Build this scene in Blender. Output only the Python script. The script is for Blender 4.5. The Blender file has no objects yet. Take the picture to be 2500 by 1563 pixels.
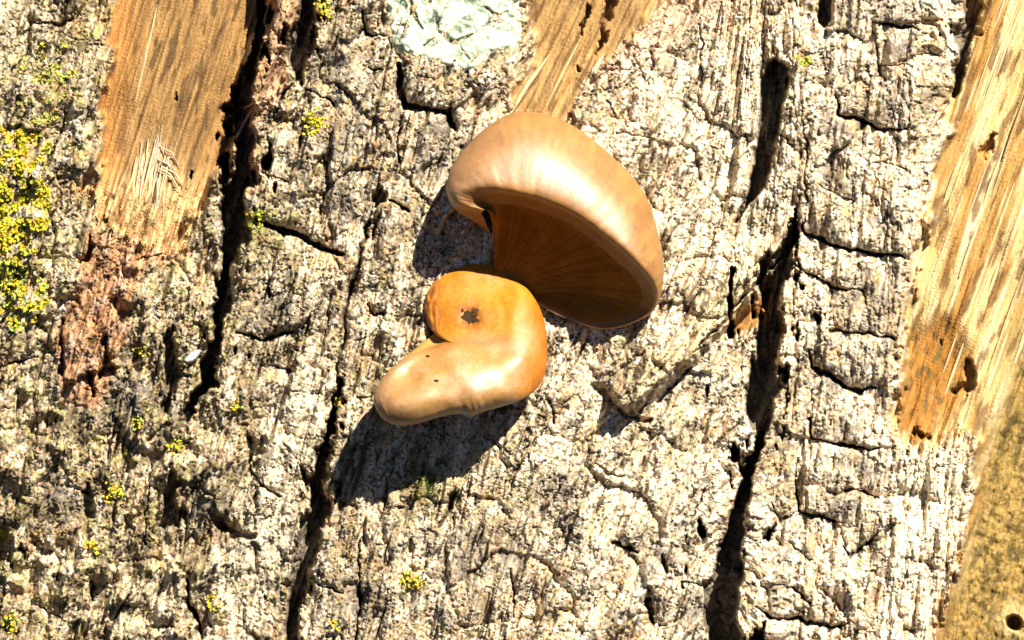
import bpy, math, random, heapq
import numpy as np
from mathutils import Vector

# ------------------------------------------------------------------ scene, camera, light
scene = bpy.context.scene
COL = scene.collection
S = 0.25 / 2418.0            # metres for one unit of the bark plan (the frame is 0.25 m wide)
DCAM = 8705.0                # camera distance in the same units (0.9 m)
CX, CY = 1209.0, 756.0

cam_data = bpy.data.cameras.new("camera")
cam = bpy.data.objects.new("camera", cam_data)
COL.objects.link(cam)
cam.location = (0, -DCAM * S, 0)
cam.rotation_euler = (math.radians(90), 0, 0)
cam_data.sensor_width = 36.0
cam_data.lens = 36.0 * DCAM / 2418.0
cam_data.clip_start = 0.02
cam_data.clip_end = 50.0
scene.camera = cam

TH = math.radians(50.0)      # sun off the bark's normal
AZ = math.radians(30.0)      # leaning right of straight up
SUN = Vector((math.sin(TH) * math.sin(AZ), -math.cos(TH), math.sin(TH) * math.cos(AZ)))
world = bpy.data.worlds.new("World")
scene.world = world
world.use_nodes = True
wn = world.node_tree.nodes
sky = wn.new("ShaderNodeTexSky")
sky.sky_type = 'NISHITA'
sky.sun_disc = False
sky.air_density = 0.16
sky.dust_density = 0.0
sky.ozone_density = 2.0
sky.sun_elevation = math.asin(SUN.z)
sky.sun_rotation = math.atan2(SUN.x, SUN.y)
wn["Background"].inputs["Strength"].default_value = 0.05
world.node_tree.links.new(sky.outputs[0], wn["Background"].inputs["Color"])
sd = bpy.data.lights.new("sun", 'SUN')
sd.energy = 5.0
sd.angle = math.radians(0.5)
sd.color = (1.0, 0.93, 0.80)
so = bpy.data.objects.new("sun", sd)
COL.objects.link(so)
so.rotation_euler = SUN.to_track_quat('Z', 'Y').to_euler()
so.location = (0.4, -0.8, 0.7)

vs = scene.view_settings
vs.view_transform = 'Standard'
vs.look = 'None'
vs.gamma = 1.0
vs.use_curve_mapping = False
vs.exposure = 1.15

rng = np.random.default_rng(7)
random.seed(7)
f32 = np.float32

# ------------------------------------------------------------------ helpers
def world_pts(x, y, d):
    """plan x, plan y (down), height d above the bark -> metres"""
    k = (DCAM - d) / DCAM
    return np.stack([(x - CX) * S * k, -d * S, (CY - y) * S * k], -1)

_perm = rng.permutation(1024).astype(np.int32)
_ang = rng.random(1024) * 2 * math.pi
_gx, _gy = np.cos(_ang).astype(f32), np.sin(_ang).astype(f32)

def pn(x, y, seed=0):
    x = np.asarray(x, f32) + f32(seed * 17.37); y = np.asarray(y, f32) + f32(seed * 9.71)
    xf, yf = np.floor(x), np.floor(y)
    xi, yi = xf.astype(np.int32), yf.astype(np.int32)
    u, v = x - xf, y - yf
    su, sv = u * u * u * (u * (u * 6 - 15) + 10), v * v * v * (v * (v * 6 - 15) + 10)
    a = _perm[xi & 1023]; b = _perm[(xi + 1) & 1023]
    h00 = _perm[(a + yi) & 1023]; h01 = _perm[(a + yi + 1) & 1023]
    h10 = _perm[(b + yi) & 1023]; h11 = _perm[(b + yi + 1) & 1023]
    n00 = _gx[h00] * u + _gy[h00] * v
    n10 = _gx[h10] * (u - 1) + _gy[h10] * v
    n01 = _gx[h01] * u + _gy[h01] * (v - 1)
    n11 = _gx[h11] * (u - 1) + _gy[h11] * (v - 1)
    p = n00 + su * (n10 - n00); q = n01 + su * (n11 - n01)
    return (p + sv * (q - p)) * f32(1.5)

def fbm(x, y, octs, seed=0, gain=0.5):
    t = 0; a = 1.0; n = 0
    for o in range(octs):
        t = t + f32(a) * pn(x * f32(2.03 ** o), y * f32(2.03 ** o), seed + o * 3.1)
        n += a; a *= gain
    return t / f32(n) * f32(1.35)

def worley(x, y, seed=0):
    x = np.asarray(x, f32); y = np.asarray(y, f32)
    xi, yi = np.floor(x).astype(np.int32), np.floor(y).astype(np.int32)
    F1 = np.full(x.shape, 9, f32); F2 = F1.copy(); ID = np.zeros(x.shape, np.int32)
    s = int(seed * 131)
    for i in (-1, 0, 1):
        for j in (-1, 0, 1):
            cx, cy = xi + i, yi + j
            h = _perm[(_perm[(cx + s) & 1023] + cy) & 1023]
            h2 = _perm[(h + 377) & 1023]
            dd = np.hypot(cx + h / f32(1024) - x, cy + h2 / f32(1024) - y)
            nearer = dd < F1
            F2 = np.where(nearer, F1, np.minimum(F2, dd))
            ID = np.where(nearer, h, ID)
            F1 = np.where(nearer, dd, F1)
    return F1, F2, ID

def sst(a, b, x):
    t = np.clip((x - a) / (b - a), 0, 1)
    return t * t * (3 - 2 * t)

def blur(img, sig):
    r = int(sig * 2.6 + 1)
    k = np.exp(-0.5 * (np.arange(-r, r + 1) / sig) ** 2); k = (k / k.sum()).astype(f32)
    for ax in (0, 1):
        p = np.pad(img, [(r, r) if a == ax else (0, 0) for a in (0, 1)], mode='edge')
        out = np.zeros_like(img)
        n = img.shape[ax]
        for q, w in enumerate(k):
            out += w * (p[q:q + n, :] if ax == 0 else p[:, q:q + n])
        img = out
    return img

def inpoly(px, py, poly):
    ins = np.zeros(px.shape, bool)
    n = len(poly)
    for i in range(n):
        x1, y1 = poly[i]; x2, y2 = poly[(i + 1) % n]
        if y1 == y2: continue
        c = ((y1 > py) != (y2 > py)) & (px < (x2 - x1) * (py - y1) / (y2 - y1) + x1)
        ins ^= c
    return ins

def link(name, me, parent=None, mats=()):
    o = bpy.data.objects.new(name, me)
    COL.objects.link(o)
    for m in mats: me.materials.append(m)
    if parent: o.parent = parent
    return o

def tag(o, label=None, cat=None, group=None, kind=None):
    if label: o["label"] = label
    if cat: o["category"] = cat
    if group: o["group"] = group
    if kind: o["kind"] = kind
    return o

def mesh_np(name, V, F, col=None, smooth=True, extra=None):
    me = bpy.data.meshes.new(name)
    V = np.asarray(V, f32); F = np.asarray(F, np.int32)
    k = F.shape[1]
    me.vertices.add(len(V)); me.vertices.foreach_set("co", V.ravel())
    me.loops.add(F.size); me.loops.foreach_set("vertex_index", F.ravel())
    me.polygons.add(len(F))
    me.polygons.foreach_set("loop_start", np.arange(0, F.size, k, dtype=np.int32))
    me.polygons.foreach_set("loop_total", np.full(len(F), k, np.int32))
    me.polygons.foreach_set("use_smooth", np.full(len(F), smooth, bool))
    if col is not None:
        ca = me.color_attributes.new("col", 'FLOAT_COLOR', 'POINT')
        c4 = np.ones((len(V), 4), f32); c4[:, :3] = col
        ca.data.foreach_set("color", c4.ravel())
    if extra is not None:
        at = me.attributes.new("gloss", 'FLOAT', 'POINT')
        at.data.foreach_set("value", np.asarray(extra, f32))
    me.update(calc_edges=True)
    me.validate()
    return me

# ------------------------------------------------------------------ materials
def mat_base(name):
    m = bpy.data.materials.new(name); m.use_nodes = True
    return m, m.node_tree.nodes, m.node_tree.links, m.node_tree.nodes["Principled BSDF"]

def relief_mat(name, scale, stretch, lo, hi, bump, rough=0.85, spec=0.25, shear=0.0):
    """colour from the surface's own pigment map, broken by fine procedural grain and relief"""
    m, n, l, b = mat_base(name)
    at = n.new("ShaderNodeAttribute"); at.attribute_name = "col"
    tc = n.new("ShaderNodeTexCoord")
    mp = n.new("ShaderNodeMapping"); mp.inputs["Scale"].default_value = (1, 1, stretch)
    mp.inputs["Rotation"].default_value = (0, shear, 0)
    l.new(tc.outputs["Object"], mp.inputs["Vector"])
    nz = n.new("ShaderNodeTexNoise"); nz.inputs["Scale"].default_value = scale
    nz.inputs["Detail"].default_value = 5; nz.inputs["Roughness"].default_value = 0.7
    l.new(mp.outputs[0], nz.inputs["Vector"])
    mr = n.new("ShaderNodeMapRange")
    mr.inputs["From Min"].default_value = 0.32; mr.inputs["From Max"].default_value = 0.68
    mr.inputs["To Min"].default_value = lo; mr.inputs["To Max"].default_value = hi
    l.new(nz.outputs["Fac"], mr.inputs["Value"])
    vm = n.new("ShaderNodeVectorMath"); vm.operation = 'SCALE'
    l.new(at.outputs["Color"], vm.inputs[0]); l.new(mr.outputs[0], vm.inputs["Scale"])
    l.new(vm.outputs[0], b.inputs["Base Color"])
    bp = n.new("ShaderNodeBump"); bp.inputs["Strength"].default_value = bump
    bp.inputs["Distance"].default_value = 0.0006
    l.new(nz.outputs["Fac"], bp.inputs["Height"]); l.new(bp.outputs[0], b.inputs["Normal"])
    b.inputs["Roughness"].default_value = rough
    b.inputs["Specular IOR Level"].default_value = spec
    return m

M_BARK = relief_mat("bark", 1100, 0.6, 0.76, 1.18, 0.32)
M_WOOD = relief_mat("bare_wood", 1500, 0.10, 0.72, 1.22, 0.5, shear=-0.27, spec=0.3, rough=0.7)
M_CRUST = relief_mat("crust_lichen", 1300, 1.0, 0.82, 1.12, 0.6)
M_YELLOW = relief_mat("yellow_lichen", 1500, 1.0, 0.7, 1.2, 0.3)
M_CORE = relief_mat("trunk_bark", 300, 0.3, 0.6, 1.3, 1.0)

def mush_mat(name, rough, spec, sss, bump, streak=(1, 1, 1)):
    m, n, l, b = mat_base(name)
    at = n.new("ShaderNodeAttribute"); at.attribute_name = "col"
    gl = n.new("ShaderNodeAttribute"); gl.attribute_name = "gloss"
    tc = n.new("ShaderNodeTexCoord")
    mp = n.new("ShaderNodeMapping"); mp.inputs["Scale"].default_value = streak
    l.new(tc.outputs["Object"], mp.inputs["Vector"])
    nz = n.new("ShaderNodeTexNoise"); nz.inputs["Scale"].default_value = 900
    nz.inputs["Detail"].default_value = 6; nz.inputs["Roughness"].default_value = 0.65
    l.new(mp.outputs[0], nz.inputs["Vector"])
    nb = n.new("ShaderNodeTexNoise"); nb.inputs["Scale"].default_value = 160
    nb.inputs["Detail"].default_value = 3
    l.new(mp.outputs[0], nb.inputs["Vector"])
    ad = n.new("ShaderNodeMath"); ad.operation = 'ADD'
    l.new(nz.outputs["Fac"], ad.inputs[0]); l.new(nb.outputs["Fac"], ad.inputs[1])
    mr = n.new("ShaderNodeMapRange")
    mr.inputs["From Min"].default_value = 0.7; mr.inputs["From Max"].default_value = 1.3
    mr.inputs["To Min"].default_value = 0.78; mr.inputs["To Max"].default_value = 1.2
    l.new(ad.outputs[0], mr.inputs["Value"])
    vm = n.new("ShaderNodeVectorMath"); vm.operation = 'SCALE'
    l.new(at.outputs["Color"], vm.inputs[0]); l.new(mr.outputs[0], vm.inputs["Scale"])
    l.new(vm.outputs[0], b.inputs["Base Color"])
    bp = n.new("ShaderNodeBump"); bp.inputs["Strength"].default_value = bump
    bp.inputs["Distance"].default_value = 0.0004
    l.new(nz.outputs["Fac"], bp.inputs["Height"]); l.new(bp.outputs[0], b.inputs["Normal"])
    b.inputs["Roughness"].default_value = rough
    mg = n.new("ShaderNodeMath"); mg.operation = 'MULTIPLY'; mg.inputs[1].default_value = spec
    l.new(gl.outputs["Fac"], mg.inputs[0]); l.new(mg.outputs[0], b.inputs["Specular IOR Level"])
    b.inputs["IOR"].default_value = 1.7
    b.inputs["Subsurface Weight"].default_value = sss
    b.inputs["Subsurface Radius"].default_value = (0.003, 0.0014, 0.0006)
    b.inputs["Subsurface Scale"].default_value = 0.5
    return m

M_CAP = mush_mat("cap_skin", 0.52, 0.95, 0.15, 0.2)
M_GILL = mush_mat("gill_flesh", 0.8, 0.2, 0.1, 0.25)
M_SPOT = mush_mat("blemish", 0.8, 0.2, 0.0, 0.8)

# ------------------------------------------------------------------ the bark's plan
def axis(a, b, lo, hi, step):
    core = np.arange(a, b + step, step)
    left, right = [], []
    s, p = step, core[0]
    while p > lo: s = min(s * 1.12, 26); p -= s; left.append(p)
    s, p = step, core[-1]
    while p < hi: s = min(s * 1.12, 26); p += s; right.append(p)
    return np.concatenate([left[::-1], core, right])
STEP = 2.35
xs = axis(-40, 2460, -650, 3070, STEP); ys = axis(-35, 1550, -420, 1930, STEP)
X, Y = [a.astype(f32) for a in np.meshgrid(xs, ys)]
NY, NX = X.shape
wx = (5 * pn(X / 24, Y / 24, 41) + 9 * pn(X / 80, Y / 80, 43) + 2 * pn(X / 9, Y / 9, 44)).astype(f32)
wy = (5 * pn(X / 24, Y / 24, 51) + 9 * pn(X / 80, Y / 80, 53) + 2 * pn(X / 9, Y / 9, 54)).astype(f32)
XW, YW = X + wx, Y + wy
wvar = (1 + 0.6 * fbm(X / 26, Y / 60, 4, 57) + 0.6 * fbm(X / 60, Y / 130, 2, 56)).astype(f32)
lean = (0.32 + .14 * sst(1000, 1300, X) * sst(1800, 1650, X) - 0.20 * sst(1700, 1900, X) * sst(2300, 2150, X)).astype(f32)
GR = X + lean * (Y - 756) + 204                      # constant along the grain

def carve(field, poly, power=1.0, soft=0.5, warp=1.0):
    """raises field to 1 inside a polyline of (x, y, half width)"""
    wmax = max(p[2] for p in poly)
    x0 = min(p[0] for p in poly) - wmax * 1.6 - 26; x1 = max(p[0] for p in poly) + wmax * 1.6 + 26
    y0 = min(p[1] for p in poly) - wmax * 1.6 - 26; y1 = max(p[1] for p in poly) + wmax * 1.6 + 26
    i0, i1 = np.searchsorted(xs, (x0, x1)); j0, j1 = np.searchsorted(ys, (y0, y1))
    if i1 <= i0 or j1 <= j0: return
    px = X[j0:j1, i0:i1] + warp * wx[j0:j1, i0:i1]; py = Y[j0:j1, i0:i1] + warp * wy[j0:j1, i0:i1]
    q = np.full(px.shape, 9, f32)
    for (ax, ay, aw), (bx, by, bw) in zip(poly[:-1], poly[1:]):
        dx, dy = bx - ax, by - ay
        t = np.clip(((px - ax) * dx + (py - ay) * dy) / max(dx * dx + dy * dy, 1e-6), 0, 1)
        d = np.hypot(px - ax - t * dx, py - ay - t * dy) / (aw + t * (bw - aw))
        q = np.minimum(q, d)
    q = q * (1 + warp * (wvar[j0:j1, i0:i1] - 1))
    v = (1 - sst(soft, 1.35, q)) * power
    sub = field[j0:j1, i0:i1]
    np.maximum(sub, v, out=sub)

def W(pts, w):
    """polyline with one half width, tapering at both ends"""
    n = len(pts)
    return [(x, y, w * (0.55 if i in (0, n - 1) else 1.0)) for i, (x, y) in enumerate(pts)]

# deep fissures between the ridges: field of depth (plan units)
FIS = np.zeros_like(X)
def fis(poly, depth, soft=0.5, warp=1.25): carve(FIS, poly, depth, soft, warp)
fis([(742, -500, 20), (738, -60, 20), (722, 40, 21), (700, 130, 20), (700, 178, 14)], 130)
fis([(640, -500, 9), (628, -40, 9), (615, 60, 9), (604, 120, 12), (590, 200, 16), (578, 280, 24), (577, 350, 31), (574, 410, 32), (562, 470, 29), (553, 560, 23),
     (536, 650, 18), (520, 740, 17), (505, 830, 13), (492, 900, 12), (466, 944, 12), (450, 994, 10)], 165)
fis([(803, 900, 4), (796, 960, 6), (782, 1030, 8), (756, 1130, 22), (742, 1230, 24), (722, 1310, 20), (706, 1380, 19), (688, 1495, 17), (660, 1900, 17)], 120)
fis([(1832, 172, 27), (1822, 240, 26), (1812, 310, 24), (1800, 400, 18), (1775, 460, 10), (1738, 525, 4)], 135, 0.75, 0.5)
fis([(1957, -400, 15), (1952, -20, 15), (1944, 55, 11)], 90, 0.7, 0.6)
fis([(1878, 500, 5), (1868, 560, 13), (1845, 620, 21), (1825, 700, 27), (1812, 800, 34), (1810, 880, 38), (1800, 960, 31),
     (1793, 1030, 17), (1768, 1120, 16), (1745, 1220, 22), (1725, 1300, 29), (1710, 1400, 34), (1703, 1530, 35), (1690, 1950, 35)], 165)
fis([(2318, -400, 20), (2300, 0, 19), (2284, 90, 19), (2268, 170, 16), (2250, 225, 9)], 110)
fis([(400, 790, 9), (404, 860, 13), (394, 960, 10)], 70)
fis([(408, 1150, 12), (404, 1225, 20), (370, 1255, 12)], 70)
fis([(203, 1140, 9), (212, 1215, 10)], 50)
fis([(5, 1270, 18), (10, 1310, 20)], 60)
fis([(255, 850, 12), (252, 880, 20)], 55)
fis([(498, 1215, 8), (540, 1250, 12), (600, 1264, 8)], 50)
fis([(590, 1040, 8), (606, 1062, 18)], 40)
fis([(205, 590, 8), (207, 605, 14)], 55)
fis([(899, 452, 9), (902, 470, 15)], 60)
fis([(1408, 915, 14), (1446, 955, 13), (1480, 985, 7), (1540, 991, 3)], 34, 0.3, 0.8)  # groove carved for the shadow at the raised strip's end, not a fissure
fis([(2395, 1470, 17), (2396, 1471, 17)], 60, 0.8, 0.2)
fis([(2345, 320, 6), (2330, 352, 14)], 40)
fis([(2285, 850, 12), (2290, 905, 18), (2262, 930, 9)], 45)
fis([(2170, 1022, 8), (2188, 1030, 12)], 45)
fis([(1448, -40, 8), (1432, 40, 9), (1402, 130, 4)], 45)
fis([(1390, 20, 5), (1376, 80, 4)], 30)

# thinner cracks across and along the plates
CRK = np.zeros_like(X)
def crk(pts, w, depth, warp=1.0): carve(CRK, W(pts, w * (.72 if w < 9 else .9)), depth * .85, 0.3, warp)
for pts, w, d in [
    ([(2060, 50), (2111, 66), (2172, 71)], 5, 34), ([(2070, 76), (2076, 162), (2091, 187)], 4.5, 24),
    ([(2076, 152), (2156, 160)], 4, 22), ([(2166, 126), (2212, 136)], 4, 24), ([(2172, -30), (2176, 71)], 4, 20),
    ([(1974, 217), (1980, 268), (2030, 288), (2075, 303), (2141, 298)], 6, 36), ([(2141, 298), (2150, 250)], 4, 16),
    ([(1929, 435), (2010, 470)], 4.5, 24), ([(2010, 470), (2035, 320)], 3.5, 14), ([(2060, 385), (2140, 400)], 4, 22),
    ([(1894, 530), (1904, 566), (1929, 566), (2005, 591), (2060, 596), (2136, 606)], 7, 44),
    ([(1868, 606), (1909, 642), (1980, 682), (2040, 687)], 5, 32), ([(2045, 690), (2045, 750)], 4, 22),
    ([(1956, 784), (2031, 784), (2106, 800)], 5.5, 34), ([(1911, 830), (1916, 870), (1951, 880), (1986, 910), (2036, 925), (2071, 915)], 8, 48),
    ([(1916, 980), (1916, 1025), (1956, 1040), (2006, 1055), (2071, 1060)], 5.5, 36),
    ([(1886, 1080), (1876, 1170), (1886, 1205), (1946, 1220), (1986, 1240)], 5.5, 34),
    ([(1821, 1190), (1841, 1230), (1886, 1205)], 4.5, 26), ([(1996, 1155), (2081, 1175)], 5, 30),
    ([(1986, 1295), (2006, 1320), (2076, 1260)], 6, 34), ([(1861, 1280), (1916, 1320)], 5, 26),
    ([(1871, 1390), (1906, 1430)], 6, 34), ([(1781, 1440), (1836, 1465), (1886, 1460), (1971, 1480), (1996, 1470)], 7, 38),
    ([(2046, 1350), (2076, 1350)], 5, 24), ([(1606, 1370), (1671, 1390)], 5, 30),
    ([(949, 152), (944, 222), (960, 248), (1005, 253), (1055, 263), (1076, 303)], 10, 55),
    ([(944, 303), (939, 384)], 8, 40), ([(919, 475), (965, 495)], 8, 40), ([(853, 25), (868, 86), (914, 86)], 6, 32),
    ([(868, 157), (904, 167)], 6, 30), ([(1450, 313), (1540, 323)], 3.5, 20), ([(1439, 232), (1455, 278)], 6, 30),
    ([(1495, 131), (1520, 187)], 3.5, 18), ([(722, 212), (788, 248)], 6, 34), ([(647, 273), (662, 222), (690, 190)], 5, 30),
    ([(758, 374), (768, 430), (753, 530)], 4, 22), ([(606, 530), (707, 561), (808, 601)], 12, 62), ([(616, 404), (677, 430)], 4.5, 24),
    ([(323, 616), (389, 601)], 5, 26), ([(1399, 1095), (1429, 1120), (1474, 1125)], 3.5, 20), ([(1213, 1345), (1213, 1455)], 5, 28),
    ([(848, 1270), (846, 1400), (843, 1540)], 6, 34), ([(1038, 1240), (1073, 1165)], 9, 42), ([(1008, 1345), (1018, 1295)], 5, 26),
    ([(1449, 1280), (1504, 1305)], 8, 36), ([(1534, 1420), (1544, 1475)], 10, 40), ([(1560, 1310), (1569, 1345)], 10, 40),
    ([(1721, 1105), (1726, 1150)], 8, 36), ([(1666, 1155), (1616, 1255)], 4.5, 24),
    ([(872, 520), (850, 600), (815, 750), (800, 860), (792, 950)], 7, 36), ([(900, 500), (880, 560)], 5, 24),
    ([(1857, 100), (1880, 300), (1890, 450), (1876, 560)], 4, 16), ([(1895, 230), (1905, 420), (1895, 540)], 4, 22),
    ([(220, 1370), (218, 1420)], 8, 34), ([(300, 1405), (255, 1490), (240, 1530)], 7, 34), ([(440, 1362), (455, 1430), (482, 1510)], 8, 42),
    ([(150, 750), (146, 885)], 7, 36), ([(20, 860), (90, 845)], 8, 36), ([(590, 1090), (620, 1150), (660, 1180)], 5, 28),
    ([(690, 920), (760, 930)], 4, 20), ([(870, 720), (885, 745), (910, 742)], 6, 30), ([(830, 800), (860, 800)], 4, 20),
    ([(845, 938), (880, 940)], 4, 22), ([(1200, 1170), (1240, 1060), (1290, 1010)], 5, 22), ([(1290, 940), (1310, 1000)], 6, 26),
    ([(1640, 830), (1700, 770), (1850, 600)], 6, 36), ([(1560, 950), (1640, 860)], 5, 30), ([(1655, 60), (1660, 190)], 5, 26),
    ([(80, 60), (130, 60), (170, 40)], 6, 28), ([(20, 180), (60, 120)], 5, 26), ([(100, 420), (140, 310), (160, 260)], 5, 24),
    ([(90, 940), (80, 1080)], 5, 22), ([(80, 1430), (160, 1460)], 4, 22), ([(330, 1300), (350, 1220)], 6, 26),
    ([(345, 1215), (360, 1100)], 6, 26), ([(540, 1400), (500, 1500)], 4, 18), ([(750, 1380), (810, 1395)], 6, 30),
    ([(1110, 1330), (1150, 1230)], 5, 22), ([(1310, 1190), (1330, 1130)], 4, 18), ([(1400, 1460), (1420, 1380)], 4, 20),
    ([(560, 790), (640, 800), (690, 790)], 8, 36), ([(640, 860), (700, 880)], 5, 22)]:
    crk(pts, w, d)

# bare wood, where the bark has come away
WOODS = [
    ("peeled", [(262, -900), (700, -900), (652, -60), (636, 30), (606, 110), (586, 190), (558, 290), (530, 390), (496, 470), (452, 520),
                (440, 590), (395, 600), (330, 580), (250, 560), (212, 470), (215, 400), (238, 300), (244, 200), (262, 60)]),
    ("centre", [(1262, -900), (1700, -900), (1640, -40), (1560, 20), (1500, 90), (1400, 165), (1352, 230), (1330, 300), (1205, 300), (1230, 220), (1262, 150), (1246, 60)]),
    ("side", [(2330, -900), (3900, -900), (3900, 2900), (1990, 2900), (2180, 1560), (2236, 1400), (2286, 1200), (2312, 1060), (2290, 1020), (2240, 1040),
              (2190, 1050), (2130, 1052), (2108, 990), (2112, 900), (2150, 720), (2176, 560), (2205, 380), (2250, 230), (2290, 60)]),
    ("pocket", [(1838, 655), (1808, 690), (1740, 745), (1700, 800), (1745, 790), (1800, 760)]),
]
WM = {}
for nm, poly in WOODS:
    ex, ey = (10, 26) if nm == 'pocket' else (44, 62)
    WM[nm] = inpoly(X + wx * 0.9 + ex * fbm(GR / 30, Y / 170, 4, 58, .6), Y + wy * 0.9 + ey * fbm(GR / 12, Y / 200, 3, 59, .65), poly)
WOOD = np.zeros_like(X, bool)
for v in WM.values(): WOOD |= v
wood_s = blur(WOOD.astype(f32), 2.2)

# ---- plates: grow each from a seed, stopping at fissures and cracks
GS = 5.0
gx = np.arange(-660, 3080, GS); gy = np.arange(-430, 1940, GS)
ii = np.clip(np.searchsorted(xs, gx), 0, NX - 1); jj = np.clip(np.searchsorted(ys, gy), 0, NY - 1)
barrier = (1 + 1.2 * FIS[np.ix_(jj, ii)] + 1.8 * CRK[np.ix_(jj, ii)])
gX, gY = np.meshgrid(gx, gy)
lab = np.full(gX.shape, -1, np.int32)
gwood = np.zeros(gX.shape, bool)
for k, (nm, poly) in enumerate(WOODS):
    mk = WM[nm][np.ix_(jj, ii)]
    lab[mk] = k; gwood |= mk
seeds = []
for (x, y) in [(2115, 20), (2020, 30), (2115, 112), (2000, 140), (2110, 180), (2190, 200), (2060, 240), (1940, 330), (2080, 350), (2000, 400), (2090, 440),
               (2170, 330), (1960, 510), (2060, 520), (2150, 520), (1960, 620), (2080, 645), (1930, 730), (2000, 730), (2100, 720), (1920, 790), (2030, 850), (1960, 960),
               (2060, 990), (1880, 920), (1960, 1130), (2060, 1110), (1850, 1110), (1940, 1170), (2060, 1230), (1900, 1260), (1980, 1370), (1850, 1360), (2110, 1300),
               (2230, 1130), (2190, 1250), (2160, 1400), (2050, 1430), (1930, 1440), (1790, 1300), (1840, 1500), (2100, 1500)]:
    seeds.append((x, y))
gxx = -600.0
row = 0
r2 = random.Random(5)
yy = -380.0
while yy < 1900:
    inside_y = -60 < yy < 1570
    xx = -620.0
    while xx < 3000:
        big = not (inside_y and -60 < xx < 2470)
        dx, dy = (330, 300) if big else (158, 148)
        px = xx + r2.uniform(-.33, .33) * dx; py = yy + r2.uniform(-.33, .33) * dy
        if not (1880 < px < 2300 and -20 < py < 1540): seeds.append((px, py))
        xx += dx
    yy += 300 if not inside_y else 148
heap = []
for n, (x, y) in enumerate(seeds):
    i = int((x - gx[0]) / GS); j = int((y - gy[0]) / GS)
    if 0 <= i < lab.shape[1] and 0 <= j < lab.shape[0] and lab[j, i] < 0:
        heap.append((0.0, j, i, n + 10))
heapq.heapify(heap)
bl = (barrier * (1 + 0.9 * fbm(gX / 45, gY / 45, 2, 71) ** 2 * 4)).tolist()
L = lab.tolist(); hgt, wid = lab.shape
while heap:
    c, j, i, n = heapq.heappop(heap)
    if L[j][i] >= 0: continue
    L[j][i] = n
    for dj, di, w in ((1, 0, .85), (-1, 0, .85), (0, 1, 1.15), (0, -1, 1.15)):
        a, b = j + dj, i + di
        if 0 <= a < hgt and 0 <= b < wid and L[a][b] < 0:
            heapq.heappush(heap, (c + w * bl[a][b], a, b, n))
lab = np.array(L, np.int32)
lab[lab < 0] = 10
li = np.clip(((X + wx * 0.8 + 1.5 * pn(X / 6, Y / 6, 61) - gx[0]) / GS).round().astype(int), 0, wid - 1)
lj = np.clip(((Y + wy * 0.8 + 1.5 * pn(X / 6, Y / 6, 62) - gy[0]) / GS).round().astype(int), 0, hgt - 1)
LAB = lab[lj, li]
LAB = np.where(WOOD, 0, np.where(LAB < 4, 10, LAB))
for k, (nm, _) in enumerate(WOODS): LAB[WM[nm]] = k
# bark vertices that took a wood label by the warp: nearest plate left of them
bad = (LAB == 10)
for sh in (3, 6, 12, 24):
    rep = np.roll(LAB, sh, 1); LAB = np.where(bad & (rep > 10), rep, LAB); bad = LAB == 10
    rep = np.roll(LAB, -sh, 1); LAB = np.where(bad & (rep > 10), rep, LAB); bad = LAB == 10

edge = np.zeros_like(X)
edge[:, 1:] = np.maximum(edge[:, 1:], LAB[:, 1:] != LAB[:, :-1])
edge[1:, :] = np.maximum(edge[1:, :], LAB[1:, :] != LAB[:-1, :])
edge *= 1 - wood_s
e_f = blur(edge, 1.0); e_w = blur(edge, 5.0)
e_mask = sst(-0.25, 0.35, fbm(X / 70, Y / 70, 3, 81))

# ------------------------------------------------------------------ height of the bark
H = -((X - 1209) ** 2) / f32(2 * 5200.0)                        # the trunk is round
nb = fbm(X / 300, Y / 380, 3, 1)
H += 16 * nb * (1 - 0.6 * np.exp(-((X - 1100) / 420) ** 2 - ((Y - 760) / 420) ** 2))
off = rng.normal(0, 1, 5000).astype(f32); tlx = rng.normal(0, 1, 5000).astype(f32); tly = rng.normal(0, 1, 5000).astype(f32)
cxl = np.zeros(5000); cyl = np.zeros(5000); cnt = np.bincount(LAB.ravel(), minlength=5000)
cxl = np.bincount(LAB.ravel(), X.ravel(), 5000) / np.maximum(cnt, 1); cyl = np.bincount(LAB.ravel(), Y.ravel(), 5000) / np.maximum(cnt, 1)
bark = 1 - wood_s
pl = 4.5 * off[LAB] + np.clip(0.045 * tlx[LAB] * (X - cxl[LAB]) + 0.045 * tly[LAB] * (Y - cyl[LAB]), -10, 10)
pl = np.where(WOOD, 0, pl)
H += blur(pl.astype(f32), 0.8) * bark
left = sst(900, 300, X)                                        # rougher, mossier towards the left
smo = np.clip(np.exp(-(((GR - 985) / 55) ** 2)) * sst(780, 900, Y) + np.exp(-((X - 1680) / 130) ** 2 - ((Y - 330) / 260) ** 2) + np.exp(-((X - 215) / 75) ** 2 - ((Y - 760) / 170) ** 2) + np.exp(-((X - 2190) / 90) ** 2 - ((Y - 1270) / 220) ** 2) + .7 * np.exp(-((X - 1560) / 150) ** 2 - ((Y - 1200) / 240) ** 2), 0, 1)
redz = blur(inpoly(X, Y, [(195, 560), (440, 520), (448, 600), (315, 720), (240, 960), (150, 960), (138, 800)]).astype(f32), 6)
rough = 0.36 + (1 - np.clip(.8 * smo + .75 * redz, 0, .9)) * 0.95 * left * sst(100, 700, Y) + 0.5 * sst(0.05, .45, fbm(X / 170, Y / 190, 3, 5))
H -= bark * (np.clip(e_f * 2.2, 0, 1) * 15 * (0.15 + e_mask) + np.clip(e_w * 5, 0, 1) * 7 * (0.3 + e_mask))
ridg = (1 - np.abs(fbm(GR / 46, Y / 300, 4, 9)) * 2.4) * (1 + .5 * sst(1300, 1700, X))
patch = sst(-.12, .22, fbm(X / 105, Y / 140, 3, 7) + .25 * left - .2 * smo).astype(f32)
val = np.abs(fbm(GR / 74, Y / 430, 4, 531)); val2 = np.abs(fbm(GR / 30, Y / 210, 4, 535))
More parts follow.
